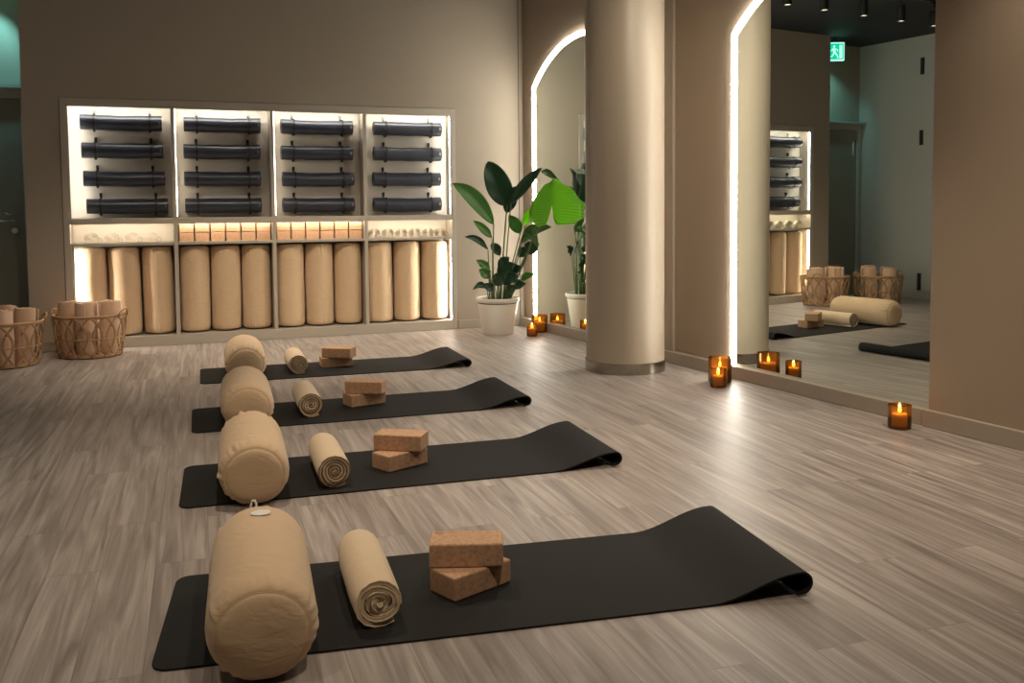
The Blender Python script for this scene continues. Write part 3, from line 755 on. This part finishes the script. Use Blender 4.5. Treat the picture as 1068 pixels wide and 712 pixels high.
# ------------------------------------------------------------------ cork blocks on the mats
BL, BWd, BHt = 0.222, 0.122, 0.072
lower = [((475, 631), (533, 609)), ((405, 495), (447, 484)), ((364, 427), (405.4, 421)), ((334, 385), (370, 382.4))]
upper = [((445, 593), (527.7, 591)), ((389.4, 469.4), (438.8, 471.6)), ((359.2, 410.7), (398.4, 411.3)), ((334.6, 373), (366, 373.8))]
mat_of = ['nearest the camera', 'second from the camera', 'third from the camera', 'farthest from the camera']
def cblock(loc, ang, label):
    r_ = empty('cork_block', loc, ang)
    MB().box(-BL / 2, BL / 2, -BWd / 2, BWd / 2, 0, BHt).build('block', M['cork'], r_, bevel=.006, seg=3)
    return tag(r_, label, 'yoga block', 'cork blocks stacked on the mats')
for i in range(4):
    a, b_ = lower[i]; A = G(*a); B = G(*b_); d = (B - A).normalized(); n = Vector((-d.y, d.x, 0)); mid = (A + B) / 2
    z = .0066
    cblock(Vector((mid.x, mid.y, z)) + n * BWd / 2, math.atan2(d.y, d.x), 'lower cork block of the pair on the mat %s, turned askew' % mat_of[i])
    z2 = z + BHt + .0004
    a, b_ = upper[i]; A = G(*a, z2); B = G(*b_, z2); d = (B - A).normalized(); n = Vector((-d.y, d.x, 0)); mid = (A + B) / 2
    o = cblock(Vector((mid.x, mid.y, z2)) + n * BWd / 2, math.atan2(d.y, d.x), 'upper cork block of the pair on the mat %s' % mat_of[i])
    if i == 0:   # tiny dark stamp on the upper block
        m = MB()
        m.tube([(-.096 + .004 * k, .040 + .006 * math.sin(k * 1.9), BHt + .0003) for k in range(7)], .0013, 5)
        m.build('stamp', M['hem'], o)

# ------------------------------------------------------------------ baskets with rolled towels
def basket(c, rz, label, side):
    H, rt, rb_ = 0.335, 0.274, 0.228
    root = empty('wicker_basket', c, rz)
    def R_(z): t = z / H; return rb_ + (rt - rb_) * (t ** .75)
    def ring(z, rr, th): return MB().tube([(rr * math.cos(2 * PI * k / 48), rr * math.sin(2 * PI * k / 48), z) for k in range(48)], th, 8, True)
    m = ring(H, rt, .009); m2 = ring(H - .012, rt - .001, .006); m.add(m2.v, m2.f); m.build('rim', M['wicker'], root, smooth=True)
    ring(H * .46, R_(H * .46), .005).build('middle_hoop', M['wicker'], root, smooth=True)
    m = ring(.014, rb_ + .002, .008); m2 = ring(.027, rb_ + .004, .006); m.add(m2.v, m2.f); m.build('base_hoop', M['wicker'], root, smooth=True)
    MB().lathe([(rb_ - .002, .006), (rb_ - .002, .014)], 40).build('bottom', M['wicker'], root)
    m = MB(); nst = 15
    for k in range(nst):
        for sg_ in (-1, 1):
            for dr in (0, .010):
                pts = []
                for q in range(17):
                    t = q / 16; z = .016 + (H - .02) * t
                    a = 2 * PI * (k + .5) / nst + sg_ * (2 * PI / nst) * .82 * math.sin(PI * t) ** .9 + dr / .25
                    rr = R_(z) + .004 * sg_
                    pts.append((rr * math.cos(a), rr * math.sin(a), z))
                m.tube(pts, .0046, 5)
    m.build('lattice', M['wicker'], root, smooth=True)
    for s in (0, 1):
        pts = []
        a0 = side + PI * s
        for k in range(13):
            t = PI * k / 12; da = .22 * math.cos(t); rr = rt + .012 + .012 * math.sin(t)
            pts.append((rr * math.cos(a0 + da), rr * math.sin(a0 + da), H - .01 + .055 * math.sin(t)))
        MB().tube(pts, .009, 8).build('handle', M['wicker'], root, smooth=True)
    return tag(root, label, 'basket', 'wicker baskets by the wall')
tproto = None
def towels(c, rz, bname):
    global tproto
    nm4 = ['front', 'right', 'back', 'left']
    for k in range(4):
        if tproto is None:
            tproto = empty('rolled_towel', (0, 0, 0)); m, edge = spiral_roll(.405, .089, 61, turns=3.4, vertical=True, thick=.9, wob=.02)
            m.build('cloth', M['towel'], tproto, smooth=True, angle=60)
            # folded outer flap running down the side
            f = MB(); RR = []
            for z in [.395 * q / 8 for q in range(9)]:
                RR.append([(.0925 * math.cos(a), .0925 * math.sin(a), z) for a in (.2, .45, .7, .95)] + [(.084 * math.cos(a), .084 * math.sin(a), z) for a in (.95, .7, .45, .2)])
            f.rings(RR).build('outer_flap', M['towel'], tproto, smooth=True, angle=50)
            o = tproto
        else: o = copy_tree(tproto)
        a = rz + (-3 * PI / 4, -PI / 4, PI / 4, 3 * PI / 4)[k]
        dv = Vector((math.cos(a), math.sin(a), 0))
        o.location = c + dv * .132 + Vector((0, 0, .0165))
        tilt = .055; axis = Vector((-dv.y, dv.x, 0))
        o.rotation_euler = (Matrix.Rotation(tilt + random.uniform(-.01, .01), 3, axis) @ Matrix.Rotation(random.uniform(0, 6), 3, 'Z')).to_euler()
        o.scale = (1, 1, random.uniform(.98, 1.07))
        tag(o, 'beige rolled towel standing at the %s of the %s' % (nm4[k], bname), 'towel', 'rolled towels in the baskets')
cA = G(95, 370.5); cB = G(5, 381)
basket(cA, .3, 'round open-weave wicker basket of towels beside the wall unit', 2.75)
towels(cA, 1.05, 'basket beside the wall unit')
basket(cB, 1.1, 'round open-weave wicker basket of towels by the alcove door, at the left edge', -.45)
towels(cB, 1.15, 'basket by the alcove door')

# ------------------------------------------------------------------ plant
pc = G(519.5, 347.5); plant = empty('potted_plant', pc, 0)
tag(plant, 'leafy bird of paradise plant in a white pot in the corner', 'potted plant')
pot = MB().lathe([(.140, 0), (.143, .004), (.188, .300), (.200, .302), (.203, .306), (.203, .332), (.198, .336), (.190, .332), (.186, .29)], 56, cap1=False)
pot.build('pot', M['pot'], plant, smooth=True, angle=50)
MB().lathe([(.187, .285), (.187, .292), (.12, .302), (.04, .306)], 40).build('soil', M['soil'], plant, smooth=True, angle=60)
PY = pc.y
def leaf(px0, px1, wd, dy0=0., dy1=0., mat='leaf_mid', fold=.35, droop=.0, face=None, foot=None, sw=.0065, power=.75, asym=0.0, stem_bow=.0, tears=0, umbrella=0):
    b0 = Y(px0[0], px0[1], PY + dy0); t0 = Y(px1[0], px1[1], PY + dy1)
    ft = Vector((pc.x + foot[0], pc.y + foot[1], .295)) if foot else None
    # stem
    par = plant
    if ft is not None:
        pts = []; md = (ft + b0) / 2 + Vector((stem_bow, 0, .06 * (b0 - ft).length))
        for k in range(15):
            t = k / 14; pts.append((1 - t) ** 2 * ft + 2 * t * (1 - t) * md + t * t * b0 - pc)
        par = MB().tube(pts, [sw * (1.25 - .6 * k / 14) for k in range(15)], 8).build('stem', M['stem'], plant, smooth=True)
    ax = t0 - b0; ln = ax.length; axn = ax.normalized()
    view = (CAM - b0).normalized() if face is None else Vector(face).normalized()
    side = axn.cross(view).normalized(); nr = side.cross(axn).normalized()
    nu, nv = 26, 13; vs = []; fs = []; uv = []
    for i in range(nu + 1):
        t = i / nu
        cen = b0 + ax * t + Vector((0, 0, 1)) * (4 * t * (1 - t) * droop * ln)
        wv = wd / 2 * (math.sin(PI * min(1, t ** .82)) ** power if 0 < t < 1 else .02)
        if umbrella: wv = wd / 2 * (min(1, t / .62) ** .75) * (1 if t < .8 else math.sqrt(max(.04, 1 - ((t - .8) / .24) ** 2)))
        for j in range(nv):
            v = 2 * j / (nv - 1) - 1
            q = cen + side * (wv * v * (1 + asym * (1 if v > 0 else -1))) + nr * (wv * fold * (abs(v) ** 1.3) + .010 * math.sin(9 * t * PI / 2 + 3 * v) * abs(v) ** 2)
            if tears and abs(v) > .5: q += axn * (.012 * math.sin(t * 19 + v) * (abs(v) - .5) * 2)
            if umbrella: q -= axn * (ln * .42 * max(0, 1 - abs(v) * 4.5) * t ** 3)
            vs.append(tuple(q - pc)); uv.append((v * .5 + .5, t))
    for i in range(nu):
        for j in range(nv - 1):
            k = i * nv + j; fs.append((k, k + 1, k + nv + 1, k + nv))
    m = MB(); m.add(vs, fs); o = m.build('leaf', M[mat], par, smooth=True)
    ul = o.data.uv_layers.new(name='UVMap')
    for lp in o.data.loops: ul.data[lp.index].uv = uv[lp.vertex_index]
    so = o.modifiers.new('thickness', 'SOLIDIFY'); so.thickness = .0012
    mr = MB().tube([b0 + ax * (k / 12) + Vector((0, 0, 1)) * (4 * (k / 12) * (1 - k / 12) * droop * ln) - nr * .001 - pc for k in range(12)], [.0035 * (1 - k / 13) + .0008 for k in range(12)], 6)
    return o
leaf((529, 214), (509, 168), .235, .02, .06, 'leaf_dark', .18, 0, foot=(.02, .02), sw=.008, power=.6)
leaf((515, 234), (472, 191), .150, -.04, -.10, 'leaf_mid', .45, .12, foot=(-.05, -.02), sw=.008)
leaf((533, 212), (565, 175), .105, .0, -.12, 'leaf_dark', .35, .06, foot=(.05, .03), sw=.007)
leaf((578, 186), (574, 234), .52, -.54, -.62, 'leaf_lime', -.42, .10, foot=(.09, -.02), sw=.008, power=.5, tears=1, stem_bow=.06, face=(-.45, -.85, .35), umbrella=1)
leaf((564, 178), (584, 190), .06, -.15, -.52, 'leaf_mid', .4, .05)
leaf((543, 253), (575, 237), .105, -.06, -.34, 'leaf_mid', .5, .14, foot=(.07, -.03), sw=.007)
leaf((543, 243), (531, 224), .115, -.02, -.04, 'leaf_mid', .3, .02, foot=(.05, -.05), sw=.006)
leaf((545, 235), (564, 216), .09, -.04, -.18, 'leaf_lime', .4, .1, foot=(.06, .06), sw=.006)
leaf((513, 248), (494, 230), .075, -.06, -.10, 'leaf_mid', .4, .05, foot=(-.03, -.06), sw=.006)
leaf((509, 260), (485, 247), .060, -.05, -.09, 'leaf_dark', .5, .16, foot=(-.07, -.05), sw=.006)
leaf((511, 281), (497, 271), .075, -.08, -.12, 'leaf_mid', .3, .05, foot=(-.04, -.09), sw=.005)
leaf((519, 288), (537, 275), .130, -.06, -.10, 'leaf_dark', .3, .12, foot=(.0, -.06), sw=.006)
leaf((524, 296), (541, 288), .110, -.09, -.14, 'leaf_dark', .35, .15, foot=(.03, -.09), sw=.005)
leaf((520, 280), (531, 268), .09, -.02, -.02, 'leaf_dark', .3, .1, foot=(.01, -.0), sw=.005)
leaf((508, 301), (493, 302), .06, -.08, -.12, 'leaf_dark', .4, .30, foot=(-.08, -.08), sw=.005)
leaf((543, 293), (557, 286), .065, -.06, -.14, 'leaf_mid', .35, .14, foot=(.10, -.03), sw=.005)
leaf((514, 303), (505, 296), .08, -.10, -.13, 'leaf_dark', .3, .1, foot=(-.03, -.11), sw=.005)
leaf((530, 304), (538, 298), .08, -.10, -.13, 'leaf_dark', .3, .1, foot=(.05, -.10), sw=.005)
leaf((549, 264), (562, 254), .12, -.04, -.16, 'leaf_dark', .3, .1, foot=(.08, .05), sw=.006)
leaf((541, 268), (550, 258), .09, .03, .02, 'leaf_dark', .3, .1, foot=(.07, .07), sw=.006)
leaf((511, 290), (500, 281), .10, -.07, -.12, 'leaf_mid', .3, .12, foot=(-.05, -.06), sw=.005)
leaf((516, 297), (527, 287), .12, -.11, -.17, 'leaf_dark', .3, .14, foot=(.0, -.11), sw=.005)
leaf((529, 285), (545, 279), .10, -.03, -.08, 'leaf_dark', .35, .12, foot=(.05, -.02), sw=.005)
leaf((536, 300), (548, 296), .09, -.08, -.14, 'leaf_dark', .35, .16, foot=(.09, -.07), sw=.005)
leaf((522, 266), (512, 254), .09, .02, .03, 'leaf_dark', .3, .1, foot=(.0, .03), sw=.005)
leaf((549, 240), (561, 258), .10, -.10, -.24, 'leaf_mid', .35, .18, foot=(.08, -.01), sw=.006)
leaf((528, 222), (538, 194), .13, .04, .05, 'leaf_dark', .3, .05, foot=(.02, .06), sw=.007)

# ------------------------------------------------------------------ candles in amber glasses
def candle(px, py, dia, hgt, label, clabel):
    p = G(px, py); r = dia / 2
    g = MB().lathe([(r * .90, 0.0), (r * .98, .004), (r, .012), (r, hgt), (r - .004, hgt), (r - .004, .014), (r * .85, .010)], 40)
    go = g.build('candle_holder', M['amber'], smooth=True, angle=40, loc=p + Vector((0, 0, .0006))); tag(go, label, 'candle holder', 'amber glass candle holders')
    cd = empty('candle', p + Vector((0, 0, .0154)), 0)
    ch = hgt * .50; cr_ = r * .72
    MB().lathe([(cr_ * .96, 0), (cr_, .003), (cr_, ch - .004), (cr_ * .94, ch), (cr_ * .5, ch - .003)], 32).build('wax', M['wax'], cd, smooth=True, angle=50)
    MB().tube([(0, 0, ch - .004), (.001, 0, ch + .010)], .0012, 6).build('wick', M['black_metal'], cd)
    MB().lathe([(.0010, ch + .005), (.0075, ch + .012), (.0092, ch + .019), (.0062, ch + .031), (.0008, ch + .046)], 16).build('flame', M['flame'], cd, smooth=True)
    tag(cd, clabel, 'candle', 'lit candles')
    light('POINT', 'candle_glow', p + Vector((0, 0, .0154 + ch + .024)), 0.24 * dia / .12, (1.0, .55, .18), .008)
candle(562.8, 346.2, .150, .160, 'larger amber glass candle holder below the glowing rim beside the plant', 'lit candle in the larger amber glass beside the plant')
candle(555, 350.3, .100, .110, 'smaller amber glass candle holder beside the white plant pot', 'lit candle in the smaller amber glass beside the plant')
candle(750.8, 398.5, .152, .165, 'larger amber glass candle holder at the foot of the large mirror', 'lit candle in the larger amber glass of the pair by the column')
candle(749, 402.5 + .8, .105, .118, 'smaller amber glass candle holder in front of the larger one by the column', 'lit candle in the smaller amber glass of the pair by the column')
candle(938, 446.2, .116, .122, 'single amber glass candle holder by the brown pier on the right', 'lit candle in the single amber glass by the brown pier')

# ------------------------------------------------------------------ ambient light and camera
for s, n_, e, tx, tn in ((2.2, 4.2, 100, 2.2, 4.0), (0.4, 4.2, 95, 0.4, 4.0), (1.0, 1.4, 85, 1.1, 2.0), (-0.8, 2.2, 45, -0.5, 3.4)):
    light('SPOT', 'spot_beam', BW(s, 2.95, OB - n_), e, WARM, 0.06, BW(tx, 0, OB - tn), 95, 1.0)
for s, d, e, tgt in ((-3.4, 0.95, 75, cc + Vector((0, 0, 1.3))), (-2.0, 0.9, 110, MW(-2.8, 0.2, 1.0)), (-2.2, 0.55, 60, MW(-2.5, 1.9, 0))):
    light('SPOT', 'spot_beam', MW(s, 2.95, d), e, WARM, 0.06, tgt, 80, 1.0)
w = bpy.data.worlds.new('World'); sc.world = w; w.use_nodes = True
w.node_tree.nodes['Background'].inputs[0].default_value = (0.5, 0.42, 0.33, 1); w.node_tree.nodes['Background'].inputs[1].default_value = 0.05

cd = bpy.data.cameras.new('Camera'); cam = bpy.data.objects.new('Camera', cd); C.objects.link(cam); sc.camera = cam
cd.sensor_fit = 'HORIZONTAL'; cd.sensor_width = 36.0; cd.lens = F / 1068 * 36; cd.shift_y = -(356 - CY) / 1068; cd.clip_start = .05
mw = Matrix((CX2, CU2, -_f)).transposed().to_4x4(); mw.translation = CAM; cam.matrix_world = mw

sc.view_settings.view_transform = 'Standard'; sc.view_settings.look = 'None'; sc.view_settings.gamma = 1; sc.view_settings.use_curve_mapping = False
sc.view_settings.exposure = 0.45
sc.cycles.use_denoising = True
sc.cycles.sample_clamp_indirect = 6
